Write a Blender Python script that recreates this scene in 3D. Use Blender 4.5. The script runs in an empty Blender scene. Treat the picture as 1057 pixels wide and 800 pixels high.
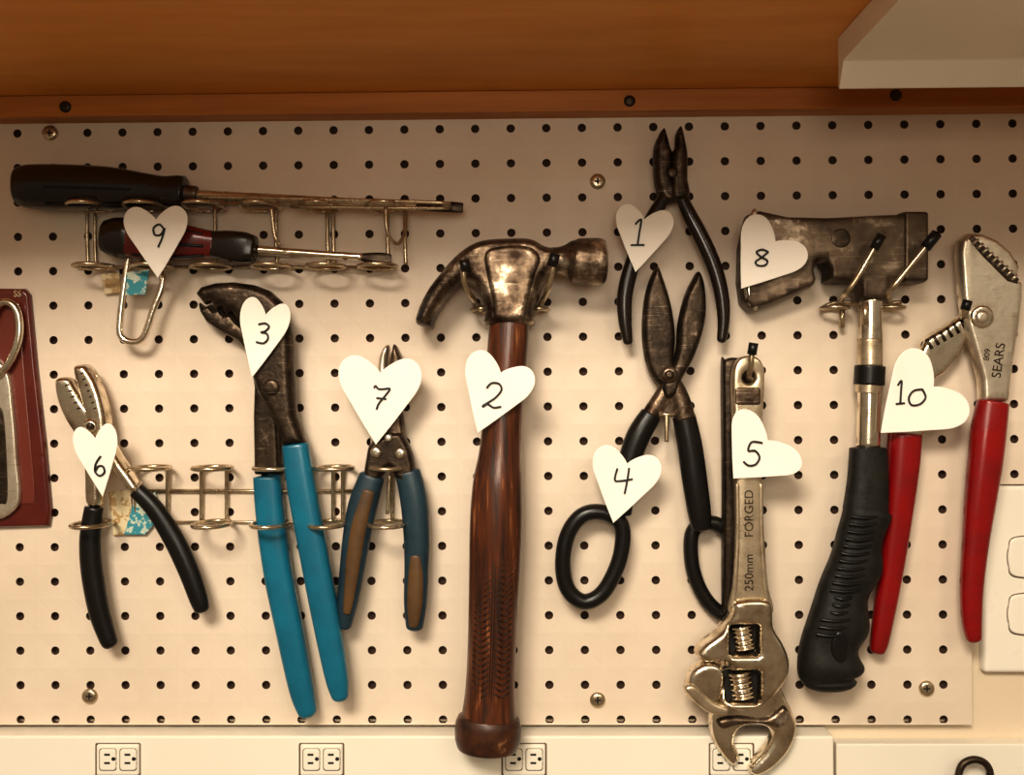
import bpy, bmesh, math, random
import numpy as np
from mathutils import Vector, Matrix
from mathutils.geometry import delaunay_2d_cdt
random.seed(4)
sc = bpy.context.scene
sc.view_settings.view_transform = 'Standard'
sc.view_settings.exposure = 0.22
sc.view_settings.gamma = 0.80
U = 0.0254/36.7
F = 1000.0
fwd = Vector((-.0165, .99986, 0)).normalized()
r0 = fwd.cross(Vector((0, 0, 1))).normalized()
sr = .0057
cr_ = math.sqrt(1-sr*sr)
upv = Vector((0, 0, 1))*cr_ + r0*sr
rgt = r0*cr_ - Vector((0, 0, 1))*sr
CAM = -fwd*(F*U)

def P(px, py, d=0.0):
    v = fwd*F + rgt*(px-528.5) + upv*(400-py)
    t = (-d*U - CAM.y)/v.y
    return CAM + v*t
def Q(px, py, dref, d):
    p = P(px, py, dref)
    return Vector((p.x, -d*U, p.z))

cam = bpy.data.cameras.new('camera')
co = bpy.data.objects.new('camera', cam)
sc.collection.objects.link(co)
cam.sensor_fit = 'HORIZONTAL'; cam.sensor_width = 36
cam.lens = 36*F/1057
cam.clip_start = 0.01
M = Matrix((( rgt.x, upv.x, -fwd.x, CAM.x), (rgt.y, upv.y, -fwd.y, CAM.y), (rgt.z, upv.z, -fwd.z, CAM.z), (0, 0, 0, 1)))
co.matrix_world = M
sc.camera = co

# ---------------------------------------------------------------- materials
def mat(name, c1, c2=None, rough=.5, metal=0., scale=60, lo=.35, hi=.65, bump=0., bscale=None, stretch=(1, 1, 1), rvar=.1, coat=0., c3=None, spec=.5, trans=0., scr=None, p3=.12):
    m = bpy.data.materials.new(name); m.use_nodes = True
    nt = m.node_tree; n = nt.nodes; L = nt.links
    b = n['Principled BSDF']
    b.inputs['Metallic'].default_value = metal
    b.inputs['Coat Weight'].default_value = coat
    b.inputs['Coat Roughness'].default_value = .15
    b.inputs['Specular IOR Level'].default_value = spec
    b.inputs['Transmission Weight'].default_value = trans
    tc = n.new('ShaderNodeTexCoord')
    mp = n.new('ShaderNodeMapping'); mp.inputs['Scale'].default_value = stretch
    L.new(tc.outputs['Object'], mp.inputs['Vector'])
    nz = n.new('ShaderNodeTexNoise'); nz.inputs['Scale'].default_value = scale; nz.inputs['Detail'].default_value = 8
    nz.inputs['Roughness'].default_value = .62
    L.new(mp.outputs[0], nz.inputs['Vector'])
    rp = n.new('ShaderNodeValToRGB')
    c2 = c2 or c1
    rp.color_ramp.elements[0].position = lo; rp.color_ramp.elements[0].color = (*c1, 1)
    rp.color_ramp.elements[1].position = hi; rp.color_ramp.elements[1].color = (*c2, 1)
    if c3:
        e = rp.color_ramp.elements.new(min(.99, hi+p3)); e.color = (*c3, 1)
    L.new(nz.outputs['Fac'], rp.inputs['Fac'])
    col = rp.outputs['Color']
    if scr:
        for k, (rot, sc_) in enumerate((((.2, .9, 0), (45, 45, 900)), ((0, -.5, .1), (35, 35, 800)))):
            m2 = n.new('ShaderNodeMapping'); m2.inputs['Rotation'].default_value = rot; m2.inputs['Scale'].default_value = sc_
            L.new(tc.outputs['Object'], m2.inputs['Vector'])
            n3 = n.new('ShaderNodeTexNoise'); n3.inputs['Scale'].default_value = 1; n3.inputs['Detail'].default_value = 3
            L.new(m2.outputs[0], n3.inputs['Vector'])
            r3 = n.new('ShaderNodeValToRGB'); r3.color_ramp.elements[0].position = .64; r3.color_ramp.elements[1].position = .78
            r3.color_ramp.elements[1].color = (.7, .7, .7, 1)
            L.new(n3.outputs['Fac'], r3.inputs['Fac'])
            mx = n.new('ShaderNodeMix'); mx.data_type = 'RGBA'
            L.new(r3.outputs['Color'], mx.inputs[0]); L.new(col, mx.inputs[6]); mx.inputs[7].default_value = (*scr, 1)
            col = mx.outputs[2]
    L.new(col, b.inputs['Base Color'])
    mr = n.new('ShaderNodeMapRange')
    mr.inputs['From Min'].default_value = .3; mr.inputs['From Max'].default_value = .7
    mr.inputs['To Min'].default_value = min(1, rough+rvar); mr.inputs['To Max'].default_value = max(.03, rough-rvar)
    L.new(nz.outputs['Fac'], mr.inputs['Value']); L.new(mr.outputs[0], b.inputs['Roughness'])
    if bump:
        n2 = n.new('ShaderNodeTexNoise'); n2.inputs['Scale'].default_value = bscale or scale*4; n2.inputs['Detail'].default_value = 4
        L.new(mp.outputs[0], n2.inputs['Vector'])
        bp = n.new('ShaderNodeBump'); bp.inputs['Strength'].default_value = bump; bp.inputs['Distance'].default_value = .001
        L.new(n2.outputs['Fac'], bp.inputs['Height']); L.new(bp.outputs[0], b.inputs['Normal'])
    return m

m_board = mat('pegboard_paint', (.66, .555, .445), (.76, .655, .545), rough=.45, scale=9, lo=.3, hi=.7, bump=.1, bscale=260)
m_hole_shade = mat('hole_shade_brown', (.05, .024, .012), (.08, .04, .02), rough=.9, scale=20)  # dark brown stands in for the shade inside the peg holes
m_wall = mat('wall_paint', (.68, .57, .43), (.74, .63, .49), rough=.6, scale=7, bump=.1, bscale=250)
m_shelf = mat('shelf_wood', (.62, .25, .036), (.80, .35, .058), rough=.42, scale=16, stretch=(.5, 3, 3), bump=.04, bscale=200, rvar=.05, lo=.2, hi=.8)
m_cleat = mat('cleat_wood', (.40, .145, .024), (.52, .20, .034), rough=.5, scale=22, stretch=(.3, 4, 4), bump=.1)
m_fix = mat('fixture_enamel', (.78, .70, .58), (.82, .74, .62), rough=.4, scale=10)
m_plast = mat('white_plastic', (.79, .74, .64), (.82, .77, .68), rough=.35, scale=10)
m_gap = mat('seam_shadow_gap', (.14, .09, .05), rough=.7)
m_slot = mat('slot_dark', (.012, .009, .007), rough=.7)
m_dark = mat('worn_dark_steel', (.018, .012, .008), (.090, .063, .042), rough=.38, metal=.8, scale=75, lo=.3, hi=.62, bump=.3, c3=(.36, .28, .21), scr=(.33, .27, .2), p3=.12)
m_rust = mat('rusty_steel', (.040, .022, .013), (.20, .145, .100), rough=.37, metal=.85, scale=60, lo=.36, hi=.56, bump=.5, c3=(.66, .57, .46), scr=(.58, .5, .4))
m_axe = mat('hatchet_steel', (.05, .033, .021), (.16, .115, .078), rough=.42, metal=.75, scale=45, lo=.3, hi=.58, bump=.35, c3=(.46, .38, .29), scr=(.38, .31, .23))
m_chrome = mat('chrome', (.46, .38, .28), (.86, .79, .67), rough=.20, metal=1, scale=60, lo=.3, hi=.5, bump=.06)
m_nickel = mat('worn_nickel', (.32, .24, .16), (.72, .63, .50), rough=.24, metal=1, scale=55, lo=.32, hi=.50, bump=.15, c3=(.88, .82, .71))
m_silver = mat('brushed_steel', (.46, .39, .30), (.78, .71, .60), rough=.32, metal=.85, scale=50, lo=.3, hi=.55, bump=.1, scr=(.35, .28, .2))
m_gold = mat('aged_nickel', (.32, .24, .15), (.66, .56, .42), rough=.32, metal=.85, scale=50, lo=.3, hi=.52, bump=.12, scr=(.30, .22, .14))
m_wire = mat('zinc_wire', (.40, .31, .20), (.70, .60, .45), rough=.28, metal=.9, scale=80)
m_black = mat('black_rubber', (.006, .005, .004), (.014, .011, .009), rough=.32, scale=60, bump=.06, spec=.4)
m_blackp = mat('black_plastic', (.010, .006, .004), (.024, .013, .008), rough=.25, scale=30, coat=.2)
m_grip = mat('hatchet_rubber', (.010, .009, .007), (.022, .019, .015), rough=.5, scale=120, bump=.2, spec=.3)
m_blue = mat('blue_vinyl', (.005, .125, .20), (.009, .17, .265), rough=.33, scale=40, coat=.15, bump=.05)
m_red = mat('red_vinyl', (.20, .003, .004), (.29, .006, .006), rough=.28, scale=40, coat=.3)
m_redp = mat('red_plastic', (.10, .006, .004), (.20, .014, .007), rough=.2, scale=60, coat=.4)
m_wood = mat('varnished_hickory', (.022, .007, .003), (.12, .034, .011), rough=.32, scale=75, stretch=(3, 3, .22), lo=.34, hi=.60, coat=.3, bump=.2, c3=(.36, .155, .06), p3=.12)
m_pommel = mat('dark_end_wood', (.025, .009, .005), (.09, .032, .013), rough=.38, scale=80, coat=.15, c3=(.36, .2, .1), lo=.35, hi=.6)
m_carve = mat('carved_groove', (.022, .007, .003), rough=.6)
m_navy = mat('navy_plastic', (.012, .030, .045), (.025, .055, .075), rough=.4, scale=60)
m_brown = mat('brown_inlay', (.085, .045, .018), (.14, .075, .028), rough=.45, scale=60)
m_paper = mat('paper', (.86, .81, .74), (.89, .84, .77), rough=.75, scale=30, spec=.2)
m_ink = mat('ink', (.008, .007, .007), rough=.5)
m_pack = mat('maroon_package', (.095, .012, .008), (.15, .024, .013), rough=.2, scale=20, coat=.6)
m_packe = mat('maroon_package_edge', (.16, .035, .022), rough=.25, coat=.5)
m_teal = mat('teal_label', (.05, .28, .34), (.55, .6, .5), rough=.5, scale=160, lo=.50, hi=.52)
m_tan = mat('tan_label', (.45, .30, .14), (.7, .6, .4), rough=.5, scale=160, lo=.48, hi=.52)

# ---------------------------------------------------------------- groups
CUR = [None]
def group(name, px, py, d=0):
    e = bpy.data.objects.new(name, None); e.empty_display_size = .01
    e.location = P(px, py, d)
    sc.collection.objects.link(e)
    CUR[0] = e
    return e
def add(name, me, m=None, parent=True):
    o = bpy.data.objects.new(name, me)
    sc.collection.objects.link(o)
    if m: me.materials.append(m)
    if parent and CUR[0]:
        o.parent = CUR[0]
        o.matrix_parent_inverse = Matrix.Translation(-CUR[0].location)
    return o

def cr(pts, n, closed=False):
    pts = [tuple(float(a) for a in p) for p in pts]
    N = len(pts); out = []
    rng = range(N) if closed else range(N-1)
    for i in rng:
        if closed: p0, p1, p2, p3 = pts[i-1], pts[i], pts[(i+1) % N], pts[(i+2) % N]
        else: p0, p1, p2, p3 = pts[max(i-1, 0)], pts[i], pts[i+1], pts[min(i+2, N-1)]
        for k in range(n):
            t = k/n
            out.append(tuple(.5*((2*b)+(-a+c)*t+(2*a-5*b+4*c-e)*t*t+(-a+3*b-3*c+e)*t**3) for a, b, c, e in zip(p0, p1, p2, p3)))
    if not closed: out.append(pts[-1])
    return out

def sweep(name, pts, m, d=25, ht=None, ratio=.8, pw=2.0, sub=8, n=28, cap0=.5, cap1=.5, mod=None, smooth=True):
    """pts (px,py,halfwidth[,d,halfthick])"""
    full = []
    for p in pts:
        dd = p[3] if len(p) > 3 else d
        h = p[4] if len(p) > 4 else (ht if ht is not None else p[2]*ratio)
        full.append((p[0], p[1], p[2], dd, h))
    s = cr(full, sub)
    T = []
    for i in range(len(s)):
        a = s[max(i-1, 0)]; b = s[min(i+1, len(s)-1)]
        v = Vector((b[0]-a[0], b[1]-a[1])); v.normalize(); T.append(v)
    rings = []
    def ext(i, sign, cap):
        x, y, w, dd, h = s[i]; t = T[i]; R = []
        for k in range(1, 6):
            a = k/5*math.pi/2*.97
            e = w*cap*math.sin(a)
            c = math.cos(a)
            R.append(((x+sign*t.x*e, y+sign*t.y*e, w*c, dd, h*c), t))
        return R
    if cap0 > 0: rings += list(reversed(ext(0, -1, cap0)))
    for i, q in enumerate(s):
        if mod:
            f = mod(i/(len(s)-1)); q = (q[0]+f[1]*T[i].y, q[1]-f[1]*T[i].x, q[2]*f[0], q[3], q[4]*f[0])
        rings.append((q, T[i]))
    if cap1 > 0: rings += ext(len(s)-1, 1, cap1)
    bm = bmesh.new(); rows = []
    for (x, y, w, dd, h), t in rings:
        row = []
        for k in range(n):
            a = 2*math.pi*k/n
            ca, sa = math.cos(a), math.sin(a)
            cx = math.copysign(abs(ca)**(2/pw), ca)*w; cz = math.copysign(abs(sa)**(2/pw), sa)*h
            row.append(bm.verts.new(Q(x - t.y*cx, y + t.x*cx, dd, dd+cz)))
        rows.append(row)
    for a, b in zip(rows, rows[1:]):
        for k in range(n):
            bm.faces.new((a[k], a[(k+1) % n], b[(k+1) % n], b[k]))
    bm.faces.new(rows[0]); bm.faces.new(rows[-1])
    bmesh.ops.recalc_face_normals(bm, faces=bm.faces)
    for f in bm.faces: f.smooth = smooth and len(f.verts) == 4
    me = bpy.data.meshes.new(name); bm.to_mesh(me); bm.free()
    return add(name, me, m)

def tubew(name, wp, r, m, closed=False, n=10):
    wp = [Vector(p) for p in wp]; N = len(wp)
    bm = bmesh.new(); rows = []
    up = None
    for i in range(N):
        if closed: t = wp[(i+1) % N]-wp[i-1]
        else: t = wp[min(i+1, N-1)]-wp[max(i-1, 0)]
        if t.length < 1e-9: t = Vector((0, 0, 1))
        t.normalize()
        if up is None:
            up = t.orthogonal()
            if closed: up = Vector((0, 0, 1)) if abs(t.z) < .9 else Vector((0, 1, 0))
        up = (up - t*up.dot(t)).normalized()
        s = t.cross(up)
        rr = r*U
        rows.append([bm.verts.new(wp[i]+(up*math.cos(2*math.pi*k/n)+s*math.sin(2*math.pi*k/n))*rr) for k in range(n)])
    prs = list(zip(rows, rows[1:])) + ([(rows[-1], rows[0])] if closed else [])
    for a, b in prs:
        for k in range(n): bm.faces.new((a[k], a[(k+1) % n], b[(k+1) % n], b[k]))
    if not closed: bm.faces.new(rows[0]); bm.faces.new(rows[-1])
    bmesh.ops.recalc_face_normals(bm, faces=bm.faces)
    for f in bm.faces: f.smooth = True
    me = bpy.data.meshes.new(name); bm.to_mesh(me); bm.free()
    return add(name, me, m)
def wire(name, pts, r=2.0, m=None, sub=6, closed=False, straight=False):
    q = [P(*p) for p in pts]
    if not straight: q = cr([tuple(v) for v in q], sub, closed)
    return tubew(name, q, r, m or m_wire, closed)
def hring(name, cx, cy, dc, rx, rd, r=2.0, m=None):
    c = P(cx, cy, dc)
    return tubew(name, [c+Vector((rx*U*math.cos(a), rd*U*math.sin(a), 0)) for a in [2*math.pi*k/28 for k in range(28)]], r, m or m_wire, True)

def inpoly(px, py, poly):
    inside = np.zeros(px.shape, bool); n = len(poly)
    for i in range(n):
        x1, y1 = poly[i]; x2, y2 = poly[(i+1) % n]
        c = ((y1 > py) != (y2 > py))
        with np.errstate(divide='ignore', invalid='ignore'):
            xi = (x2-x1)*(py-y1)/((y2-y1) if y2 != y1 else 1e-9)+x1
        inside ^= (c & (px < xi))
    return inside
def segdist(X, Y, loops):
    D = np.full(X.shape, 1e9)
    for lp in loops:
        for i in range(len(lp)):
            x1, y1 = lp[i]; x2, y2 = lp[(i+1) % len(lp)]
            dx, dy = x2-x1, y2-y1; l2 = dx*dx+dy*dy+1e-12
            t = np.clip(((X-x1)*dx+(Y-y1)*dy)/l2, 0, 1)
            D = np.minimum(D, np.hypot(X-x1-t*dx, Y-y1-t*dy))
    return D
def dens(lp, step):
    out = []
    for i in range(len(lp)):
        a = lp[i]; b = lp[(i+1) % len(lp)]
        L = math.hypot(b[0]-a[0], b[1]-a[1]); k = max(1, int(L/step))
        for j in range(k): out.append((a[0]+(b[0]-a[0])*j/k, a[1]+(b[1]-a[1])*j/k))
    return out
def relief(name, outline, d0, d1, m, r=4, edge=.3, smooth=True, holes=(), hf=None, grid=None):
    loops = [outline]+list(holes)
    L2 = []
    for lp in loops:
        lp = [tuple(p[:2]) for p in lp]
        if smooth: lp = cr(lp, 6, True)
        per = sum(math.hypot(lp[i][0]-lp[i-1][0], lp[i][1]-lp[i-1][1]) for i in range(len(lp)))
        lp = dens(lp, max(1.5, per/220))
        L2.append(lp)
    xs = [p[0] for p in L2[0]]; ys = [p[1] for p in L2[0]]
    size = max(max(xs)-min(xs), max(ys)-min(ys))
    g = grid or max(2.2, size/30)
    V = []; E = []
    for lp in L2:
        b = len(V); V += lp; E += [(b+i, b+(i+1) % len(lp)) for i in range(len(lp))]
    cand = []
    for lp in L2:
        for i in range(len(lp)):
            a = lp[i-1]; c = lp[(i+1) % len(lp)]
            tx, ty = c[0]-a[0], c[1]-a[1]; l = math.hypot(tx, ty) or 1
            for s in (1, -1):
                for k in (.12, .35, .65, 1.0):
                    cand.append((lp[i][0]-s*ty/l*r*k, lp[i][1]+s*tx/l*r*k, r*k))
    C = np.array(cand)
    ins = inpoly(C[:, 0], C[:, 1], L2[0])
    for h in L2[1:]: ins &= ~inpoly(C[:, 0], C[:, 1], h)
    D = segdist(C[:, 0], C[:, 1], L2)
    keep = ins & (D >= .88*C[:, 2]) & (D > .2)
    V2 = [(c[0], c[1]) for c in C[keep]]
    gx, gy = np.meshgrid(np.arange(min(xs), max(xs), g), np.arange(min(ys), max(ys), g))
    gx = gx.ravel(); gy = gy.ravel()
    ins = inpoly(gx, gy, L2[0])
    for h in L2[1:]: ins &= ~inpoly(gx, gy, h)
    D = segdist(gx, gy, L2); keep = ins & (D > r*1.15)
    V2 += list(zip(gx[keep], gy[keep]))
    res = delaunay_2d_cdt([Vector(v) for v in V+V2], E, [], 0, 1e-4)
    vo, fo = res[0], res[2]
    VX = np.array([v.x for v in vo]); VY = np.array([v.y for v in vo])
    D = segdist(VX, VY, L2)
    cx = np.array([(VX[f[0]]+VX[f[1]]+VX[f[2]])/3 for f in fo]); cy = np.array([(VY[f[0]]+VY[f[1]]+VY[f[2]])/3 for f in fo])
    ok = inpoly(cx, cy, L2[0])
    for h in L2[1:]: ok &= ~inpoly(cx, cy, h)
    k = np.clip(D/r, 0, 1)
    H = edge+(1-edge)*np.sqrt(np.clip(1-(1-k)**2, 0, 1))
    dref = (d0+d1)/2
    verts = []; faces = []; sm = []
    nV = len(vo)
    def off(x, y): return hf(x, y) if hf else 0
    for i in range(nV):
        verts.append(Q(VX[i], VY[i], dref, d0+(d1-d0)*H[i]+off(VX[i], VY[i])))
    for i in range(nV):
        verts.append(Q(VX[i], VY[i], dref, d0+off(VX[i], VY[i])))
    for f, o in zip(fo, ok):
        if not o: continue
        a, b, c = f
        ar = (VX[b]-VX[a])*(VY[c]-VY[a])-(VX[c]-VX[a])*(VY[b]-VY[a])
        if ar > 0: b, c = c, b
        faces.append((a, b, c)); sm.append(True)
        faces.append((nV+a, nV+c, nV+b)); sm.append(False)
    for lp in L2:
        base = len(verts); n = len(lp)
        for (x, y) in lp:
            verts.append(Q(x, y, dref, d0+(d1-d0)*edge+off(x, y))); verts.append(Q(x, y, dref, d0+off(x, y)))
        for i in range(n):
            j = (i+1) % n
            faces.append((base+2*i, base+2*j, base+2*j+1, base+2*i+1)); sm.append(smooth)
    me = bpy.data.meshes.new(name)
    me.from_pydata([tuple(v) for v in verts], [], faces)
    me.polygons.foreach_set('use_smooth', sm)
    me.update()
    return add(name, me, m)
def circ(cx, cy, r, n=20, ry=None):
    ry = ry or r
    return [(cx+r*math.cos(2*math.pi*k/n), cy+ry*math.sin(2*math.pi*k/n)) for k in range(n)]
def rrect(x0, y0, x1, y1, r=3):
    out = []
    for cx, cy, a0 in ((x1-r, y0+r, -90), (x1-r, y1-r, 0), (x0+r, y1-r, 90), (x0+r, y0+r, 180)):
        for k in range(4):
            a = math.radians(a0+30*k); out.append((cx+r*math.cos(a), cy+r*math.sin(a)))
    return out
def disc(name, cx, cy, r, d0, d1, m, rr=None, edge=.3):
    return relief(name, circ(cx, cy, r, 20), d0, d1, m, r=rr or r*.6, edge=edge, grid=max(1.2, r/4))
def plate(name, x0, y0, x1, y1, d0, d1, m, r=1.5, cr_r=2, edge=.5):
    return relief(name, rrect(x0, y0, x1, y1, cr_r), d0, d1, m, r=r, edge=edge, smooth=False)
def boxw(name, x0, x1, y0, y1, z0, z1, m, bev=0, parent=False):
    bm = bmesh.new()
    bmesh.ops.create_cube(bm, size=1)
    for v in bm.verts:
        v.co = Vector((x0+(v.co.x+.5)*(x1-x0), y0+(v.co.y+.5)*(y1-y0), z0+(v.co.z+.5)*(z1-z0)))
    me = bpy.data.meshes.new(name); bm.to_mesh(me); bm.free()
    o = add(name, me, m, parent)
    if bev:
        b = o.modifiers.new('bevel', 'BEVEL'); b.width = bev; b.segments = 3
    return o
def text(name, s, px, py, d, size, ang, m):
    c = bpy.data.curves.new(name, 'FONT'); c.body = s; c.size = size*U; c.extrude = .3*U
    c.align_x = 'CENTER'; c.align_y = 'CENTER'
    to = bpy.data.objects.new(name+'_tmp', c); sc.collection.objects.link(to)
    dg = bpy.context.evaluated_depsgraph_get()
    me = bpy.data.meshes.new_from_object(to.evaluated_get(dg))
    bpy.data.objects.remove(to)
    me.transform(Matrix.Translation(P(px, py, d)) @ Matrix.Rotation(math.pi/2, 4, 'X') @ Matrix.Rotation(math.radians(ang), 4, 'Z'))
    me.materials.clear()
    return add(name, me, m)

# ---------------------------------------------------------------- room
WY = 12*U   # wall plane behind board
boxw('wall_back', -1.3, 1.3, WY, WY+.05, -1.0, 1.0, m_wall)
zs = P(528, 93, 25).z; zc = P(528, 115.5, 25).z
CUR[0] = None
boxw('shelf', -.9, .9, -430*U, WY, zs, zs+.02, m_shelf)
g = group('shelf_cleat', 528, 104, 0)
boxw('cleat_board', -.9, .9, -25*U, WY-.0002, zc, zs-.0002, m_cleat, .0008, True)
for i, (x, y) in enumerate([(67, 110), (650, 104), (925, 98)]):
    disc('screw_%d' % i, x, y, 6, 24, 28, m_dark)
# pegboard
x0c = P(90, 137).x; z0c = P(90, 137).z
pitx = .0254
z17 = P(52, 743).z
pitz = (z0c - z17)/17
ztop = P(528, 114).z; zbot = z17 - 5.2*U
xr_notch = P(1003, 650).x; z_notch = P(1003, 500).z
hr = 4.35*U; TH = 6*U
bm = bmesh.new()
def cell(xa, xb, za, zb, hx, hz, hole=True):
    if not hole:
        v = [bm.verts.new((x, 0, z)) for x, z in ((xa, za), (xb, za), (xb, zb), (xa, zb))]; bm.faces.new(v); return
    cs = [(xa, za), (xb, za), (xb, zb), (xa, zb)]
    outer = []
    for i in range(4):
        a = cs[i]; b = cs[(i+1) % 4]
        for k in range(5): outer.append((a[0]+(b[0]-a[0])*k/5, a[1]+(b[1]-a[1])*k/5))
    inn = []
    for x, z in outer:
        t = math.atan2(z-hz, x-hx); inn.append((hx+hr*math.cos(t), hz+hr*math.sin(t)))
    vo = [bm.verts.new((x, 0, z)) for x, z in outer]
    vi = [bm.verts.new((x, .4*U, z)) for x, z in inn]
    vb = [bm.verts.new((x, TH, z)) for x, z in inn]
    n = len(vo)
    for i in range(n):
        j = (i+1) % n
        bm.faces.new((vo[i], vo[j], vi[j], vi[i]))
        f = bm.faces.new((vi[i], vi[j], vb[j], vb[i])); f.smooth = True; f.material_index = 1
for c in range(-5, 30):
    for r_ in range(0, 18):
        hx = x0c+c*pitx; hz = z0c-r_*pitz
        xa, xb = hx-pitx/2, hx+pitx/2
        zb = ztop if r_ == 0 else hz+pitz/2
        za = zbot if r_ == 17 else hz-pitz/2
        if za < z_notch and xb > xr_notch:
            if zb > z_notch:
                cell(xa, xb, z_notch, zb, hx, hz, hz-hr-.0005 > z_notch)
            if xa < xr_notch:
                zt = min(zb, z_notch)
                cell(xa, xr_notch, za, zt, hx, hz, hx+hr+.0004 < xr_notch and hz+hr < zt)
            continue
        cell(xa, xb, za, zb, hx, hz)
def strip(a, b):
    v = [bm.verts.new(p) for p in ((a[0], 0, a[1]), (b[0], 0, b[1]), (b[0], TH, b[1]), (a[0], TH, a[1]))]; bm.faces.new(v)
xl = x0c-5.5*pitx; xr = x0c+29.5*pitx
strip((xl, zbot), (xr_notch, zbot)); strip((xr_notch, zbot), (xr_notch, z_notch)); strip((xr_notch, z_notch), (xr, z_notch))
me = bpy.data.meshes.new('pegboard'); bm.to_mesh(me); bm.free()
g = group('pegboard', 528, 430, 0)
add('perforated_panel', me, m_board); me.materials.append(m_hole_shade)  # hole sides take the painted shade colour too
boxw('hole_shade_sheet_a', xl, xr_notch-4*U, TH+2*U, WY-.0001, zbot+3*U, ztop, m_hole_shade, 0, True)  # dark sheets added behind the panel so the holes read as shaded
boxw('hole_shade_sheet_b', xr_notch-4*U+.0001, xr, TH+2*U, WY-.0001, z_notch+3*U, ztop, m_hole_shade, 0, True)
for i, (x, y) in enumerate([(51, 137), (617, 187), (92, 719), (617, 723), (957, 711)]):
    disc('panel_screw_%d' % i, x, y, 8, 0, 4, m_wire, rr=5)
    plate('screw_slot_a%d' % i, x-3.5, y-.8, x+3.5, y+.8, 3.5, 4.6, m_slot, r=.5, cr_r=.5)
    plate('screw_slot_b%d' % i, x-.8, y-3.5, x+.8, y+3.5, 3.5, 4.6, m_slot, r=.5, cr_r=.5)

# light fixture under shelf
g = group('under_shelf_light_fixture', 960, 50, 180)
def hz_(y, d): return P(960, y, d).z
bm = bmesh.new()
zB = hz_(91, 163); zI = hz_(62, 176)
pr = [(-163*U, zs-.0002), (-163*U, zB), (-166*U, zB-.0004), (-177*U, zI), (-400*U, zI+.002), (-402*U, zs-.0002)]
xL = P(865, 75, 163).x; xR = xL+.5
va = [bm.verts.new((xL, y, z)) for y, z in pr]; vb = [bm.verts.new((xR, y, z)) for y, z in pr]
bm.faces.new(va); bm.faces.new(vb)
for i in range(len(pr)):
    j = (i+1) % len(pr); bm.faces.new((va[i], va[j], vb[j], vb[i]))
bmesh.ops.recalc_face_normals(bm, faces=bm.faces)
me = bpy.data.meshes.new('housing'); bm.to_mesh(me); bm.free()
o = add('housing', me, m_fix); b = o.modifiers.new('b', 'BEVEL'); b.width = .0007; b.segments = 2

# raceway
g = group('power_strip_raceway', 400, 780, 20)
RD = 20
zr = P(400, 760, RD).z
boxw('channel', -.9, P(861, 780, RD).x, -RD*U, WY-.0002, zr-.06, zr, m_plast, .0015, True)
for i, cx in enumerate([122, 332, 541, 755]):
    g = group('power_outlet', cx, 784, RD)
    plate('gap', cx-23.6, 766.6, cx+23.6, 801.5, RD-1, RD+.5, m_gap, r=.3, cr_r=2)
    plate('cover', cx-22, 768.2, cx+22, 800, RD-1, RD+3.5, m_plast, r=1.5, cr_r=2, edge=.4)
    for s in (-1, 1):
        x = cx+s*10.5
        plate('face_gap', x-9.2, 772.3, x+9.2, 795.7, RD+2.5, RD+3.9, m_gap, r=.3, cr_r=3)
        plate('face', x-8.5, 773, x+8.5, 795, RD+2.5, RD+5, m_plast, r=1, cr_r=3)
        plate('slot_a', x-4, 778, x+2, 780.2, RD+4.5, RD+5.5, m_slot, r=.4, cr_r=.4)
        plate('slot_b', x-4, 786.6, x+2, 788.8, RD+4.5, RD+5.5, m_slot, r=.4, cr_r=.4)
        disc('ground', x+5.5, 783.5, 2.2, RD+4.5, RD+5.5, m_slot)
g = group('wall_outlet_plate', 1050, 598, 0)
relief('cover', rrect(1013, 500, 1105, 694, 4), -11.8, -1, m_plast, r=4, edge=.3, smooth=False)
for y in (575, 634):
    so = [(1040, y-20), (1078, y-20), (1086, y-8), (1086, y+8), (1078, y+20), (1040, y+20), (1033, y+8), (1033, y-8)]
    so = [(a+8, b_) for a, b_ in so]
    relief('socket_gap', [(1067+(a-1067)*1.05, y+(b_-y)*1.06) for a, b_ in so], -2, -.6, m_gap, r=.3)
    relief('socket', so, -2, 1.5, m_plast, r=1.5, edge=.2)
    plate('slot_a', 1058, y-8, 1061, y+3, 1, 2, m_slot, r=.6, cr_r=.6)
    plate('slot_b', 1074, y-8, 1077, y+3, 1, 2, m_slot, r=.6, cr_r=.6)
    disc('ground', 1067, y+11, 3, 1, 2, m_slot)
CUR[0] = None
boxw('trim_backsplash', P(863, 780, 5).x, .9, -6*U, WY-.0002, P(960, 768, 6).z-.08, P(960, 768, 6).z, m_plast, .001)

# ---------------------------------------------------------------- hearts
HH = [(0, 0), (.33, .26), (.68, .55), (.92, .76), (1.0, .93), (.94, 1.07), (.76, 1.16), (.52, 1.17), (.27, 1.10), (.09, 1.02), (0, .96)]
def heart(tip, notch, hw, d, curl=.0012):
    ax = (notch[0]-tip[0], notch[1]-tip[1]); L = math.hypot(*ax); a = (ax[0]/L, ax[1]/L); b = (-a[1], a[0])
    smooth_r = cr([HH[0]]+HH[1:], 4)
    pts = [(x, y) for x, y in smooth_r] + [(-x, y) for x, y in reversed(smooth_r[1:-1])]
    out = [(tip[0]+a[0]*L*y+b[0]*hw*x, tip[1]+a[1]*L*y+b[1]*hw*x) for x, y in pts]
    cx = tip[0]+a[0]*L*.65; cy = tip[1]+a[1]*L*.65
    def hf(x, y):
        s = (x-cx)*b[0]+(y-cy)*b[1]
        return s*s*curl
    return relief('paper_heart', out, d, d+.8, m_paper, r=.4, edge=.5, smooth=False, hf=hf, grid=4)
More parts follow.
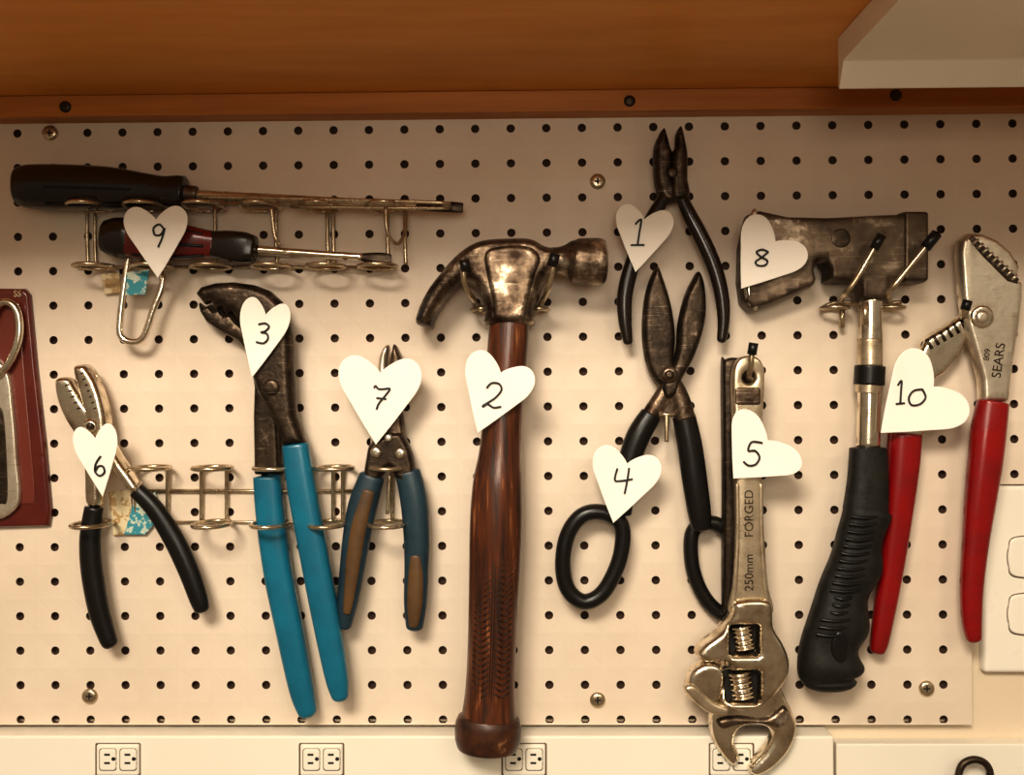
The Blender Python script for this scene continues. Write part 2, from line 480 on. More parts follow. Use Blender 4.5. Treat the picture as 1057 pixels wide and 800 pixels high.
DG = {
 '1': [[(.25, .2), (.55, 0), (.5, .5), (.45, .98)], [(.1, 1), (.8, .96)]],
 '2': [[(.15, .25), (.35, .03), (.7, .02), (.85, .25), (.6, .6), (.15, .92), (.1, 1.0), (.3, .88), (.6, .98), (.95, .9)]],
 '3': [[(.2, .08), (.6, 0), (.85, .15), (.65, .38), (.4, .46), (.75, .5), (.85, .75), (.6, .98), (.15, .95)]],
 '4': [[(.2, .05), (.12, .5), (.4, .52), (.95, .42)], [(.75, .0), (.7, .5), (.62, 1.0)]],
 '5': [[(.9, .02), (.35, .06), (.25, .42), (.6, .38), (.88, .6), (.75, .9), (.4, 1.0), (.1, .88)]],
 '6': [[(.65, 0), (.25, .35), (.12, .75), (.4, 1.0), (.75, .85), (.7, .55), (.4, .5), (.18, .7)]],
 '7': [[(.02, .12), (.1, .02), (.3, .12), (.6, .08), (.98, .02), (.75, .4), (.5, .75), (.45, 1.0)], [(.3, .52), (.9, .48)]],
 '8': [[(.8, .15), (.5, 0), (.2, .15), (.4, .42), (.75, .68), (.65, .95), (.3, .98), (.15, .75), (.5, .45), (.8, .15)]],
 '9': [[(.8, .2), (.5, .02), (.2, .2), (.3, .48), (.65, .45), (.82, .15), (.75, .6), (.6, 1.0)]],
 '0': [[(.6, 0), (.2, .25), (.1, .7), (.35, 1), (.75, .8), (.9, .35), (.6, 0)]],
}
def digit(ch, cx, cy, w, h, d, tilt=0, r=.95):
    ca, sa = math.cos(math.radians(tilt)), math.sin(math.radians(tilt))
    for st in DG[ch]:
        pp = []
        for x, y in st:
            X = (x-.5)*w; Y = (y-.5)*h
            pp.append((cx+X*ca-Y*sa, cy+X*sa+Y*ca, d))
        wire('ink_number_stroke', pp, r, m_ink, 6)

# ---------------------------------------------------------------- screwdrivers
g = group('flathead_screwdriver', 240, 203, 30)
sweep('handle', [(22, 193, 20), (34, 193, 22.5), (70, 193.5, 23), (115, 194.5, 21.5), (150, 196, 17), (168, 197.5, 15.5), (183, 198.5, 17), (190, 199, 17)], m_blackp, d=30, ratio=.85, cap0=.35, cap1=.15, pw=2.6)
for k in (-.55, 0, .55):
    wire('handle_flute', [(45, 193+k*34, 30+19*math.cos(k*1.3)), (90, 194+k*33, 30+19*math.cos(k*1.3)), (135, 195.5+k*28, 30+16*math.cos(k*1.3))], 1.2, m_black)
sweep('ferrule', [(190, 199.5, 9), (203, 200.5, 8)], m_rust, d=30, cap0=0, cap1=.2, ratio=1)
sweep('shaft', [(200, 201, 5), (300, 206, 4.8), (400, 211, 4.6), (430, 212.5, 4.6)], m_gold, d=30, cap0=0, cap1=0, ratio=1)
sweep('blade_tip', [(428, 212.4, 4.6, 30, 4.6), (450, 213, 5.5, 30, 3), (470, 214, 5.5, 30, 1.5), (478, 214.5, 5, 30, 1)], m_dark, cap0=0, cap1=0)
g = group('red_screwdriver', 250, 252, 30)
sweep('handle_end', [(110, 244, 17), (118, 245, 20), (130, 246, 21), (136, 246, 20)], m_blackp, d=28, cap0=.35, cap1=.1, pw=2.6)
sweep('handle_body', [(132, 246, 20), (160, 248, 20), (190, 250, 18), (212, 252, 15), (222, 253, 14)], m_redp, d=28, cap0=.05, cap1=.1, pw=3)
for k in (-.5, .1, .6):
    wire('handle_flute', [(136, 246+k*28, 28+16*math.cos(k*1.3)), (175, 249+k*27, 28+16*math.cos(k*1.3)), (210, 252+k*20, 28+12.5*math.cos(k*1.3))], 1.5, m_black)
sweep('handle_neck', [(215, 252.5, 13), (235, 254, 15.5), (252, 256, 16), (262, 257, 14)], m_blackp, d=28, cap0=.05, cap1=.25, pw=3.5)
sweep('shaft', [(264, 258, 5), (320, 262, 4.2), (375, 265.5, 4)], m_chrome, d=28, cap0=0, cap1=0, ratio=1)
sweep('blade_tip', [(373, 265.4, 4, 28, 4), (388, 267, 6.5, 28, 2.5), (400, 268, 6.5, 28, 1.5), (404, 268.3, 5, 28, 1)], m_dark, cap0=0, cap1=0)

g = group('paper_heart_tag', 160, 245, 55)
heart((163, 287), (161, 224), 33, 54); digit('9', 163, 243, 18, 24, 56, 8)

# screwdriver rack
g = group('wire_tool_rack', 250, 245, 20)
wire('top_rail', [(90, 210, 2), (420, 211, 2)], 2, straight=True)
wire('front_rail', [(206, 203, 52), (300, 205, 52), (452, 209, 52), (458, 212, 48), (452, 215, 44), (300, 213, 44)], 1.8, sub=4)
wire('bottom_rail', [(80, 276, 2), (408, 276, 2)], 2, straight=True)
wire('mid_rail', [(262, 262, 3), (402, 264, 3)], 2, straight=True)
for x in (92, 150, 210, 268, 330, 398):
    hring('top_ring', x, 213, 30, 19, 28, 2.1)
for x in (97, 157, 217, 280, 336, 390):
    hring('bottom_ring', x, 275, 28, 19, 22, 2.1)
for x in (90, 98, 144, 222, 285, 338, 344, 400, 418):
    wire('upright', [(x, 213, 3), (x, 248, 4), (x+1, 273, 3)], 2)
wire('u_bracket', [(280, 214, 50), (283, 240, 50), (287, 250, 46), (288, 252, 8)], 2)
wire('u_bracket_b', [(398, 214, 50), (400, 240, 50), (410, 252, 40), (418, 240, 30), (418, 216, 20)], 2)

# carabiner
g = group('carabiner_keychain', 145, 312, 25)
wire('loop', [(134, 262, 22), (129, 290, 24), (124, 330, 25), (125, 347, 25), (136, 353, 25), (148, 348, 25), (158, 320, 25), (168, 292, 24), (163, 275, 22), (152, 262, 22), (142, 256, 22)], 3.4, m_chrome, closed=True)
relief('label', [(131, 281), (154, 278), (150, 304), (129, 305)], 28, 29, m_teal, r=.5, smooth=False)
relief('label_back', [(104, 283), (123, 281), (125, 302), (108, 304)], 5, 6, m_tan, r=.5, smooth=False)

# ---------------------------------------------------------------- pliers 6
g = group('slip_joint_pliers', 130, 500, 25)
relief('left_jaw', [(58, 393), (66, 389), (74, 391), (78, 398), (86, 412), (96, 424), (108, 432), (113, 446), (112, 462), (104, 480), (104, 520), (90, 520), (88, 490), (86, 462), (78, 448), (68, 432), (60, 412)], 18, 30, m_nickel, r=5)
relief('right_jaw', [(77, 380), (84, 376), (92, 378), (101, 392), (108, 412), (112, 430), (114, 448), (124, 470), (146, 503), (134, 507), (116, 484), (100, 464), (92, 446), (88, 424), (81, 400)], 22, 38, m_nickel, r=6)
for k in range(7):
    wire('jaw_tooth', [(79+k*2.4, 388+k*6, 36), (86+k*2.2, 385+k*6, 38)], .9, m_dark)
for k in range(5):
    wire('jaw_tooth', [(62+k*3, 400+k*6, 28), (71+k*3, 397+k*6, 30)], .9, m_dark)
disc('pivot', 93, 440, 8, 36, 42, m_chrome); disc('pivot_nut', 93, 440, 4, 40, 45, m_dark)
sweep('left_grip', [(97, 524, 9.5), (93, 555, 10.5), (95, 590, 11), (102, 630, 10.5), (111, 658, 9), (114, 664, 8)], m_black, d=24, cap0=.1, cap1=.6)
sweep('right_grip', [(141, 506, 8.5), (160, 526, 9.5), (180, 558, 10.5), (195, 590, 10.5), (205, 618, 9.5), (208, 628, 8)], m_black, d=28, cap0=.1, cap1=.6)
g = group('paper_heart_tag', 100, 475, 46)
heart((106, 513), (98, 450), 23, 46); digit('6', 103, 481, 15, 20, 48, -8)

# lower rack
g = group('wire_plier_rack', 270, 510, 20)
wire('top_rail', [(150, 507, 2), (372, 507, 2)], 2.3, straight=True)
wire('bottom_rail', [(90, 539, 2), (420, 539, 2)], 1.6, straight=True)
for x in (155, 219, 282, 345, 400):
    hring('top_ring', x, 483, 24, 19, 20, 2.2)
for x in (95, 219, 279, 338, 400):
    hring('bottom_ring', x, 541, 28, 18, 26, 2.2)
for x in (140, 173, 208, 234, 290, 344, 354, 405):
    wire('upright', [(x, 483, 8), (x, 505, 5), (x, 538, 3)], 2.1)
g = group('hang_tag', 137, 528, 5)
relief('tag', [(112, 508), (135, 505), (137, 552), (117, 553)], 3, 4, m_tan, r=.5, smooth=False)
relief('tag_blue', [(138, 518), (160, 508), (168, 530), (150, 552), (128, 552)], 4.5, 5.5, m_teal, r=.5, smooth=False)

# ---------------------------------------------------------------- tongue and groove pliers
g = group('tongue_and_groove_pliers', 285, 520, 25)
relief('lower_jaw_arm', [(205, 312), (212, 317), (217, 314), (222, 321), (228, 318), (233, 326), (239, 323), (246, 332), (262, 345), (276, 380), (288, 425), (291, 490), (263, 490), (262, 430), (263, 400), (258, 366), (246, 352), (230, 344), (214, 333), (207, 322)], 12, 26, m_dark, r=4, smooth=False)
relief('upper_jaw_arm', [(202, 303), (208, 296), (222, 292), (240, 291), (262, 294), (278, 300), (290, 311), (297, 325), (301, 345), (303, 400), (306, 430), (317, 460), (292, 460), (284, 438), (266, 405), (256, 375), (250, 348), (245, 330), (239, 322), (234, 325), (229, 316), (223, 320), (218, 311), (211, 314)], 24, 40, m_dark, r=8, smooth=False)
sweep('left_grip', [(276, 492, 14), (279, 530, 14.5), (287, 590, 14.5), (299, 650, 14), (311, 710, 12.5), (317, 733, 10)], m_blue, d=20, cap0=.08, cap1=.8, pw=2.8, ratio=.75)
sweep('right_grip', [(305, 459, 13.5), (311, 500, 14.5), (322, 560, 14.5), (335, 630, 14), (347, 695, 12), (351, 717, 9)], m_blue, d=32, cap0=.08, cap1=.8, pw=2.8, ratio=.75)
disc('pivot', 280, 400, 9, 38, 42, m_dark)
g = group('paper_heart_tag', 272, 348, 44)
heart((260, 390), (275, 322), 26, 44); digit('3', 271, 344, 17, 21, 46, 5)

# ---------------------------------------------------------------- tool 7
g = group('compound_cutting_pliers', 398, 500, 25)
relief('jaw_a', [(391, 372), (394, 362), (399, 356), (402, 359), (400, 380), (404, 420), (395, 470), (383, 470), (384, 430), (388, 400)], 14, 28, m_silver, r=4)
relief('jaw_b', [(405, 359), (408, 356), (413, 365), (415, 376), (411, 400), (416, 430), (418, 470), (400, 470), (402, 420), (402, 385)], 16, 30, m_rust, r=4)
relief('linkage', [(382, 458), (395, 450), (412, 446), (420, 455), (426, 470), (428, 490), (418, 500), (408, 492), (402, 482), (394, 492), (384, 500), (376, 492), (378, 472)], 22, 36, m_dark, r=5)
disc('rivet_left', 388, 467, 6, 35, 39, m_chrome); disc('rivet_right', 413, 468, 6, 35, 39, m_chrome); disc('rivet_mid', 401, 452, 4, 35, 39, m_silver)
sweep('left_grip', [(384, 492, 13), (375, 520, 15), (369, 550, 14.5), (364, 585, 13), (359, 620, 11), (355, 645, 8)], m_navy, d=26, cap0=.3, cap1=.6, pw=2.4)
sweep('left_inlay', [(380, 508, 7), (372, 535, 8.5), (366, 570, 8), (361, 610, 6), (358, 632, 4)], m_brown, d=35, ratio=.5, cap0=.5, cap1=.6)
sweep('right_grip', [(421, 488, 13), (427, 515, 14), (430, 550, 13.5), (430, 585, 12.5), (429, 620, 12), (428, 646, 9)], m_navy, d=26, cap0=.3, cap1=.6, pw=2.4)
sweep('right_inlay', [(429, 575, 6), (429, 600, 8), (428, 625, 8), (427, 645, 5)], m_brown, d=34, ratio=.5, cap0=.5, cap1=.6)
sweep('spring', [(402, 492, 2), (400, 530, 2)], m_wire, d=22)
g = group('paper_heart_tag', 393, 410, 36)
heart((388, 459), (393, 382), 43, 40); digit('7', 392, 411, 17, 24, 42, 12)

# ---------------------------------------------------------------- hammer
g = group('claw_hammer', 515, 500, 48)
HD = 18
relief('head', [(428, 332), (431, 318), (440, 300), (452, 284), (468, 266), (484, 254), (500, 248), (525, 246), (548, 247), (562, 254), (574, 259), (576, 280), (566, 285), (560, 294), (557, 306), (551, 320), (549, 337), (503, 337), (501, 322), (498, 309), (490, 296), (479, 293), (468, 299), (457, 312), (448, 328), (444, 338), (436, 336)], 10+HD, 50+HD, m_rust, r=9, edge=.35,
       hf=lambda x, y: -10*max(0, min(1, (490-x)/60)))
wire('claw_split', [(431, 330, 39.5+HD), (443, 308, 41+HD), (458, 288, 43+HD), (470, 276, 45+HD)], 1.6, m_slot)
relief('cheek', [(500, 262), (515, 254), (545, 254), (558, 266), (552, 286), (545, 312), (540, 330), (512, 330), (508, 310), (503, 288)], 48+HD, 53+HD, m_rust, r=6, edge=.1)
sweep('poll', [(560, 269, 13), (576, 269.5, 14.5), (584, 269.5, 17), (590, 269.5, 21), (597, 270, 23.5), (618, 270, 24), (624, 270, 22)], m_rust, d=30+HD, ratio=1, cap0=.1, cap1=.15, n=40)
sweep('handle', [(526, 330, 20), (524, 360, 21), (521, 400, 20.5), (518, 440, 20.5), (516, 470, 22), (513.5, 500, 25.5), (512, 540, 27), (510, 600, 26), (508, 660, 25), (506, 710, 25.5), (504.5, 745, 29)], m_wood, d=32+HD, ratio=.8, cap0=0, cap1=0, n=48)
sweep('pommel', [(504.5, 740, 31.5), (504, 748, 34), (503.5, 762, 34), (503, 772, 31)], m_pommel, d=32+HD, ratio=.75, cap0=.1, cap1=.2, n=40)
def hs(x, y):
    w = 25.5; c = 512-(y-540)*.033
    k = max(-.98, min(.98, (x-c)/w))
    return 32+HD+w*.8*math.sqrt(1-k*k)
for i in range(24):
    y = 566+i*6.5
    c = 512-(y-540)*.033
    for s in (-1, 1):
        for q in (0, 1):
            xa = c+s*(3+q*9); xb = c+s*(10+q*9)
            ya, yb = (y, y+5) if (q == 0) else (y+5, y)
            wire('carving', [(xa, ya, hs(xa, ya)+.1), (xb, yb, hs(xb, yb)+.1)], .8, m_carve, straight=True)
for s in (-1, 1):
    pp = [(512-(y-540)*.033+s*(1.2), y, hs(512, y)+.2) for y in range(560, 726, 15)]
    wire('carving_spine', pp, .6, m_carve)
g = group('hammer_hook', 524, 318, 10)
wire('cross_bar', [(488, 320, 6), (494, 317, 6), (524, 318, 6), (556, 317, 6), (563, 320, 6)], 2.6)
wire('prong_a', [(494, 317, 4), (488, 308, 60), (480, 294, 78), (478, 274, 82)], 2.8)
wire('prong_b', [(556, 317, 4), (563, 305, 60), (569, 287, 78), (572, 266, 82)], 2.8)
wire('tip_a', [(481, 280, 81), (479, 268, 83)], 5, m_black, straight=True); wire('tip_b', [(570, 275, 81), (573, 262, 83)], 5, m_black, straight=True)
hring('collar_a', 497, 320, 22, 9, 18, 2.4); hring('collar_b', 556, 320, 22, 9, 18, 2.4)
g = group('paper_heart_tag', 517, 405, 70)
heart((493, 447), (518, 382), 37, 70.5); digit('2', 509, 408, 22, 26, 72.5, 8)

# ---------------------------------------------------------------- diagonal cutters (1)
g = group('diagonal_cutting_pliers', 695, 240, 25)
relief('left_jaw', [(685, 132), (689, 140), (692, 152), (694, 158), (695, 185), (700, 200), (694, 210), (682, 206), (676, 188), (675, 160), (677, 146)], 16, 30, m_dark, r=6)
relief('right_jaw', [(703, 130), (707, 142), (710, 160), (710, 185), (712, 200), (704, 208), (692, 205), (692, 180), (694, 158), (697, 152), (698, 138)], 18, 32, m_dark, r=6)
disc('pivot', 694, 178, 6, 31, 35, m_dark)
sweep('right_grip', [(703, 203, 6), (712, 222, 7.5), (724, 245, 8), (736, 272, 8), (744, 300, 7.5), (747, 328, 6.5), (745, 350, 5)], m_blackp, d=24, cap0=.2, cap1=.8)
sweep('left_grip', [(686, 203, 6), (674, 224, 7.5), (662, 248, 8), (651, 278, 8), (645, 305, 8), (645, 330, 7), (648, 352, 5)], m_blackp, d=24, cap0=.2, cap1=.8)
g = group('paper_heart_tag', 662, 240, 38)
heart((656, 281), (666, 224), 30, 38, .002); digit('1', 660, 240, 20, 27, 40, 4)

# ---------------------------------------------------------------- tin snips (4)
g = group('tin_snips', 690, 450, 25)
relief('left_blade', [(678, 275), (685, 288), (693, 315), (697, 345), (696, 372), (704, 398), (698, 412), (686, 402), (672, 388), (665, 365), (663, 335), (667, 300)], 18, 30, m_dark, r=6)
relief('right_blade', [(721, 280), (727, 292), (729, 318), (725, 345), (715, 372), (704, 392), (700, 408), (686, 412), (682, 398), (690, 385), (698, 362), (700, 335), (706, 308), (713, 292)], 22, 36, m_dark, r=6)
disc('pivot_bolt', 691, 387, 9, 33, 39, m_rust); disc('pivot_nut', 691, 387, 5, 38, 43, m_dark)
sweep('left_shank', [(692, 396, 9), (682, 412, 9), (670, 432, 10)], m_rust, d=26, cap0=.3, cap1=.1)
sweep('right_shank', [(695, 396, 9), (702, 412, 10), (707, 432, 11)], m_rust, d=28, cap0=.3, cap1=.1)
sweep('left_arm', [(672, 428, 11), (660, 448, 12.5), (651, 472, 12), (646, 500, 11), (643, 530, 9)], m_black, d=26, cap0=.15, cap1=.3)
sweep('right_arm', [(706, 430, 12), (712, 460, 13), (717, 495, 13), (722, 530, 12), (724, 545, 10)], m_black, d=26, cap0=.15, cap1=.3)
def loopsw(name, pts, w, m, d):
    q = [P(x, y, d) for x, y in pts]
    q = cr([tuple(v) for v in q], 6, True)
    return tubew(name, q, w, m, True, 14)
loopsw('left_loop', [(641, 541), (622, 529), (601, 532), (586, 552), (581, 582), (586, 608), (602, 621), (620, 614), (634, 592), (642, 566)], 8, m_black, 26)
loopsw('right_loop', [(740, 541), (724, 541), (714, 552), (714, 580), (721, 605), (733, 624), (746, 632), (756, 618), (758, 585), (754, 555)], 7.5, m_black, 12)
g = group('snips_hook', 688, 440, 8)
wire('peg', [(688, 430, 0), (688, 428, 40)], 3, straight=True)
wire('stem', [(688, 427, 42), (688, 440, 43), (688, 456, 43)], 2.2)
wire('arm_bar', [(680, 428, 42), (697, 428, 42)], 2.4, straight=True)
g = group('paper_heart_tag', 645, 497, 42)
heart((633, 540), (648, 476), 36, 42); digit('4', 643, 496, 22, 27, 44, 4)

# ---------------------------------------------------------------- adjustable wrenches (5)
g = group('adjustable_wrench', 772, 520, 40)
W = 14
relief('handle', [(757, 378), (764, 369), (776, 367), (786, 374), (789, 392), (787, 430), (786, 480), (788, 540), (792, 600), (796, 634), (754, 634), (758, 600), (759, 540), (757, 480), (756, 430), (755, 395)], 26+W, 37+W, m_gold, r=3, edge=.4, holes=[circ(772, 390, 6)])
sweep('handle_rim', [(761, 500, 2.2), (761.5, 550, 2.2), (759, 600, 2.6), (756, 626, 3)], m_gold, d=37+W, ratio=.7)
sweep('handle_rim_b', [(785.5, 500, 2.2), (786, 550, 2.2), (789, 600, 2.6), (792, 626, 3)], m_gold, d=37+W, ratio=.7)
plate('handle_top_inset', 759, 400, 785, 418, 36+W, 38+W, m_rust, r=2, cr_r=3)
disc('hang_hole_rim', 772, 380, 11, 36+W-8, 36.5+W, m_dark)
text('stamp', 'FORGED', 773.5, 530, 37.3+W, 12, 90, m_dark)
text('stamp_b', '250mm', 773.5, 591, 37.3+W, 12, 90, m_dark)
relief('head', [(758, 618), (753, 634), (742, 650), (724, 664), (718, 675), (728, 683), (748, 682), (753, 690), (748, 706), (744, 722), (756, 732), (774, 732), (792, 724), (803, 712), (812, 698), (814, 682), (808, 664), (798, 646), (793, 618)], 24+W, 44+W, m_nickel, r=6, holes=[rrect(753, 645, 781, 673, 3), rrect(748, 692, 782, 722, 4)])
relief('slide_jaw', [(709, 699), (716, 688), (730, 682), (744, 686), (748, 700), (743, 722), (733, 730), (722, 727), (708, 718)], 22+W, 38+W, m_nickel, r=6)
relief('slide_jaw_lip', [(706, 712), (716, 706), (734, 722), (752, 730), (748, 738), (728, 734)], 34+W, 42+W, m_gold, r=4)
def worm(name, cx, cy, w, h, d):
    sweep(name, [(cx-2, cy-h/2, w), (cx+2, cy+h/2, w)], m_chrome, d=d, ratio=.8, sub=60, cap0=.1, cap1=.1, mod=lambda t: (.86+.16*math.sin(t*2*math.pi*5.5), 0))
plate('worm_recess', 750, 642, 784, 676, 22+W, 26+W, m_slot, r=1)
plate('worm_recess_b', 745, 688, 785, 726, 22+W, 26+W, m_slot, r=1)
worm('worm_gear', 767, 658, 10.5, 22, 35+W)
worm('worm_gear_b', 765, 707, 12, 25, 35+W)
g = group('adjustable_wrench', 760, 560, 26)
relief('handle', [(745, 380), (749, 371), (760, 369), (772, 374), (776, 400), (774, 620), (750, 632), (746, 620), (746, 500)], 18, 32, m_dark, r=3)
relief('head', [(746, 640), (744, 690), (736, 728), (732, 742), (734, 760), (743, 777), (756, 790), (763, 780), (758, 766), (761, 754), (772, 748), (788, 749), (796, 757), (789, 772), (775, 788), (773, 797), (783, 800), (800, 790), (815, 773), (822, 752), (818, 735), (811, 720), (804, 700), (795, 640)], 23, 38, m_nickel, r=7)
relief('jaw_rib', [(740, 742), (760, 738), (790, 740), (808, 728), (816, 742), (804, 751), (784, 747), (762, 749), (745, 752)], 34, 43, m_rust, r=5)
g = group('wrench_hook', 775, 370, 10)
wire('peg', [(772, 392, -2), (773, 389, 50), (775, 378, 62), (776, 366, 64)], 2.8)
wire('tip', [(776, 366, 64), (778, 354, 65)], 4.6, m_black, straight=True)
g = group('paper_heart_tag', 790, 455, 56)
heart((757, 494), (794, 453), 44, 57); digit('5', 777, 468, 20, 26, 59.5, 10)

# ---------------------------------------------------------------- hatchet (8)
g = group('roofing_hatchet', 880, 450, 30)
relief('head', [(771, 232), (774, 220), (784, 217), (812, 224), (850, 226), (905, 223), (947, 222), (950, 228), (951, 284), (947, 290), (915, 291), (916, 312), (884, 312), (883, 292), (862, 292), (852, 291), (853, 280), (848, 271), (840, 272), (838, 280), (841, 292), (836, 297), (822, 303), (800, 313), (776, 321), (768, 312), (765, 290), (766, 255)], 12, 42, m_axe, r=4, edge=.45, smooth=False,
       hf=lambda x, y: -11*max(0, min(1, (850-x)/80)))
relief('blade_bevel', [(773, 224), (783, 222), (783, 312), (777, 317), (770, 308), (768, 288), (769, 256)], 29, 32.5, m_silver, r=4, edge=.1, hf=lambda x, y: -.12*(783-x))
disc('hub_ring', 868, 246, 10, 41, 42.6, m_dark, rr=2)
plate('striking_band', 926, 220, 953, 293, 10, 44.5, m_axe, r=3, cr_r=4)
sweep('shaft', [(899, 306, 12), (898, 380, 12), (896, 464, 12)], m_chrome, d=28, ratio=.9, cap0=0, cap1=0)
sweep('band', [(898, 378, 15.5), (897, 397, 15.5)], m_black, d=28, ratio=.95, cap0=.06, cap1=.06)
sweep('band_lower', [(897, 397, 13.5), (896, 406, 13)], m_gold, d=28, ratio=.95, cap0=.06, cap1=.06)
sweep('band_upper', [(898, 350, 12.6), (898, 378, 12.6)], m_gold, d=28, ratio=.95, cap0=.06, cap1=.06)
sweep('grip', [(896, 463, 18.5), (896, 490, 20), (894, 520, 22), (890, 550, 24), (882, 580, 25), (872, 612, 27), (863, 645, 29), (857, 672, 31), (855, 692, 31), (855, 702, 28)], m_grip, d=30, ratio=.7, cap0=.1, cap1=.4, pw=2.6, sub=14, n=48,
      mod=lambda t: (1+.06*math.sin(t*2*math.pi*5.0)*(t > .25), 2.0*math.sin(t*2*math.pi*5.0)*(t > .25)))
for i in range(17):
    y = 532+i*7.6
    c = 892-(i*7.6)*.235-(i*7.6)**2*.0003; w = 17+i*.25
    if 10 < i < 14: w *= .55
    wire('grip_rib', [(c-w*.8, y+1, 48.5-3+i*.22), (c, y+3, 50-2+i*.28), (c+w*.8, y+1, 48.5-3+i*.22)], 1.6, m_black)
relief('logo_oval', circ(867, 668, 9, 16, 17), 49, 52.5, m_black, r=3)
g = group('hatchet_hook', 900, 315, 10)
wire('cross_bar', [(850, 317, 8), (866, 312, 8), (900, 314, 8), (930, 312, 8)], 2.4)
wire('prong_a', [(868, 312, 5), (872, 304, 50), (884, 288, 60), (905, 252, 64)], 2.6)
wire('prong_b', [(920, 312, 5), (917, 303, 50), (932, 284, 60), (958, 252, 64)], 2.6)
wire('tip_a', [(902, 257, 64), (910, 243, 65)], 4.6, m_black, straight=True); wire('tip_b', [(955, 256, 64), (967, 241, 65)], 5.4, m_black, straight=True)
hring('collar_a', 861, 318, 16, 13, 14, 2.2); hring('collar_b', 919, 318, 16, 13, 14, 2.2)
wire('stem_a', [(869, 316, 12), (869, 338, 12)], 3, straight=True); wire('stem_b', [(893, 312, 46), (893, 335, 46)], 3, straight=True)
g = group('paper_heart_tag', 795, 260, 46)
heart((765, 298), (802, 247), 38, 48); digit('8', 787, 266, 20, 17, 50, 0)

# ---------------------------------------------------------------- red pliers (10)
g = group('red_handled_pliers', 980, 470, 25)
relief('upper_jaw_arm', [(988, 262), (990, 248), (998, 241), (1012, 241), (1028, 248), (1042, 260), (1051, 276), (1048, 289), (1054, 292), (1054, 308), (1050, 340), (1045, 372), (1040, 415), (1012, 415), (1011, 392), (1003, 362), (996, 338), (991, 308)], 20, 34, m_silver, r=5, smooth=False)
relief('jaw_gap', [(1000, 247), (1004, 243), (1052, 288), (1050, 293), (1040, 290), (1016, 266)], 33.5, 35.5, m_dark, r=1.5, smooth=False)
for k in range(9):
    wire('tooth', [(1004+k*5, 252+k*4.6, 35), (1010+k*5, 247+k*4.6, 36)], 1.5, m_silver, straight=True)
disc('pivot_washer', 1014, 327, 12, 33, 37, m_chrome, rr=3); disc('pivot_bolt', 1014, 327, 7, 36, 41, m_silver)
text('stamp', 'SEARS', 1031, 372, 34.3, 13, 82, m_dark)
text('stamp_b', '809', 1019, 366, 34.3, 8, 82, m_dark)
relief('lower_jaw_arm', [(948, 362), (956, 348), (972, 338), (988, 327), (1001, 322), (1006, 334), (998, 350), (990, 366), (976, 384), (962, 398), (952, 450), (918, 450), (928, 400)], 10, 24, m_chrome, r=5)
for k in range(6):
    wire('tooth', [(956+k*7, 350-k*4, 23), (962+k*7, 360-k*4, 24)], 1.8, m_dark, straight=True)
sweep('right_grip', [(1025, 415, 15.5), (1021, 440, 17), (1017, 475, 17), (1012, 515, 15.5), (1007, 560, 13), (1003, 605, 11.5), (1003, 640, 10), (1005, 658, 8)], m_red, d=28, cap0=.08, cap1=.7, pw=2.4)
sweep('left_grip', [(934, 448, 17), (932, 480, 16.5), (927, 530, 14.5), (921, 580, 12.5), (913, 630, 11), (908, 660, 9.5), (906, 670, 8)], m_red, d=20, cap0=.08, cap1=.7, pw=2.4)
g = group('plier_peg_hook', 997, 315, 20)
wire('peg', [(990, 330, 0), (994, 325, 40), (996, 316, 46)], 2.6); wire('tip', [(996, 320, 46), (999, 310, 47)], 4.6, m_black, straight=True)
g = group('paper_heart_tag', 955, 405, 44)
heart((909, 447), (966, 397), 48, 42, .0008)
digit('1', 930, 405, 13, 24, 44, 0); digit('0', 947, 410, 20, 19, 44, 20)

# ---------------------------------------------------------------- package at left
g = group('scissors_package', 20, 420, 10)
relief('package', [(-90, 296), (26, 298), (31, 304), (38, 380), (47, 460), (53, 528), (51, 543), (-80, 547)], 1, 8, m_pack, r=3, smooth=False)
relief('package_window', [(-70, 312), (20, 312), (27, 400), (36, 500), (36, 520), (-70, 524)], 7.5, 9.5, m_packe, r=2, smooth=False)
loopsw('finger_loop', [(-4, 318), (8, 312), (18, 322), (20, 345), (14, 366), (4, 382), (-6, 386), (-14, 350)], 4, m_chrome, 16)
relief('blade', [(-12, 380), (8, 384), (14, 420), (18, 470), (19, 522), (-14, 524)], 10, 15, m_silver, r=2)
relief('blade_slot', [(-4, 430), (4, 430), (8, 510), (2, 520), (-4, 510)], 14.5, 15.6, m_dark, r=1)
text('label_text', 'SS', 18, 303.5, 8.5, 9, 0, m_tan)

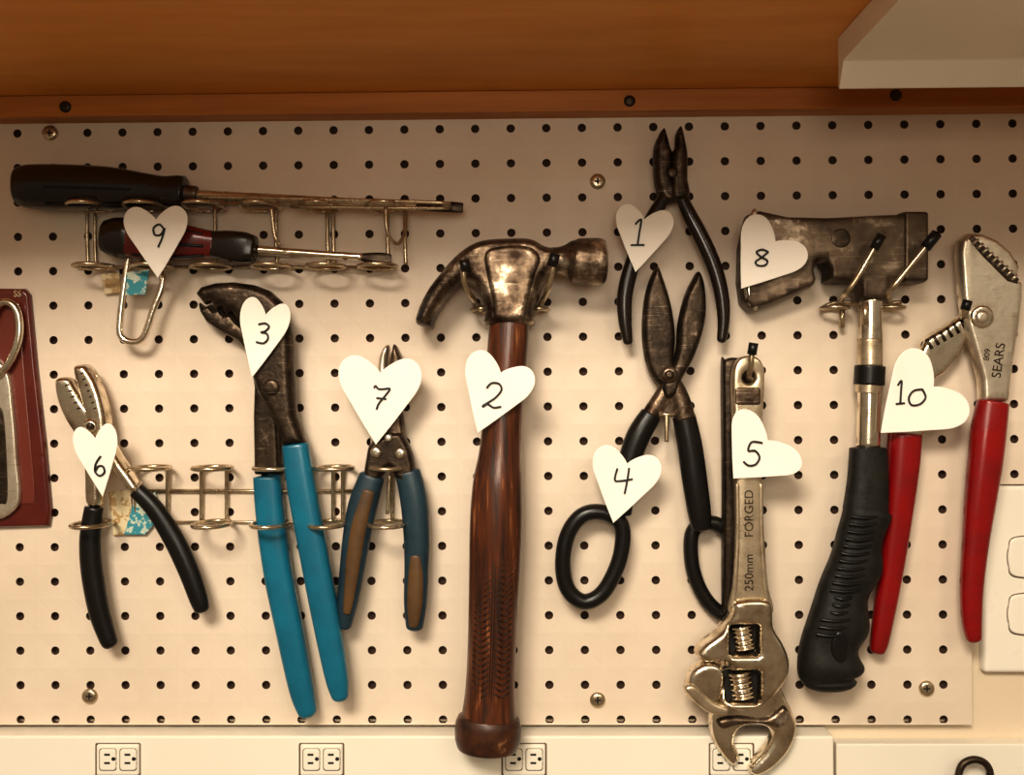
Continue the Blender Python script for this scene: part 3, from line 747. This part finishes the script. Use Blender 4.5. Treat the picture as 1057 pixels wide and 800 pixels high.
# scissors handle at bottom right
g = group('hanging_scissors', 1005, 810, 25)
loopsw('finger_loop', [(1005, 784), (1017, 788), (1022, 800), (1016, 822), (1004, 838), (993, 826), (989, 806), (993, 790)], 3.6, m_dark, 22)
loopsw('finger_loop_b', [(1040, 850), (1052, 856), (1056, 868), (1048, 884), (1030, 880), (1026, 862)], 3.6, m_dark, 22)
sweep('blade', [(1008, 836, 5), (1022, 880, 7), (1030, 930, 3)], m_chrome, d=22)

# ---------------------------------------------------------------- lighting
w = bpy.data.worlds.new('world'); sc.world = w; w.use_nodes = True
nt = w.node_tree; bg = nt.nodes['Background']
tc = nt.nodes.new('ShaderNodeTexCoord'); sp = nt.nodes.new('ShaderNodeSeparateXYZ')
rp = nt.nodes.new('ShaderNodeValToRGB')
nt.links.new(tc.outputs['Generated'], sp.inputs[0])
mr = nt.nodes.new('ShaderNodeMapRange'); mr.inputs['From Min'].default_value = -1; mr.inputs['From Max'].default_value = 1
nt.links.new(sp.outputs['Z'], mr.inputs['Value']); nt.links.new(mr.outputs[0], rp.inputs['Fac'])
e = rp.color_ramp.elements
e[0].position = .25; e[0].color = (.42, .29, .17, 1)
e[1].position = .75; e[1].color = (1.0, .86, .64, 1)
x = e.new(.5); x.color = (.46, .35, .23, 1)
nt.links.new(rp.outputs[0], bg.inputs['Color']); bg.inputs['Strength'].default_value = .52
def area(name, loc, tgt, sx, sy, power, col, spread=math.pi):
    l = bpy.data.lights.new(name, 'AREA'); l.shape = 'RECTANGLE'; l.size = sx; l.size_y = sy; l.energy = power; l.color = col
    l.spread = spread
    o = bpy.data.objects.new(name, l); sc.collection.objects.link(o); o.location = loc
    o.rotation_euler = (Vector(tgt)-Vector(loc)).to_track_quat('-Z', 'Y').to_euler()
area('ceiling_lamp', (-.30, -1.40, .76), (.02, 0, -.12), .50, .32, 23, (1, .91, .77))
area('ceiling_lamp', (.9, -2.2, .9), (0, 0, -.1), .6, .3, 6, (1, .88, .70))
area('center_fill_light', (.02, -.95, .10), (.03, 0, -.08), .30, .22, .45, (1, .90, .75), 1.5)  # added fill behind the camera: brightens the board centre, falls off towards the edges
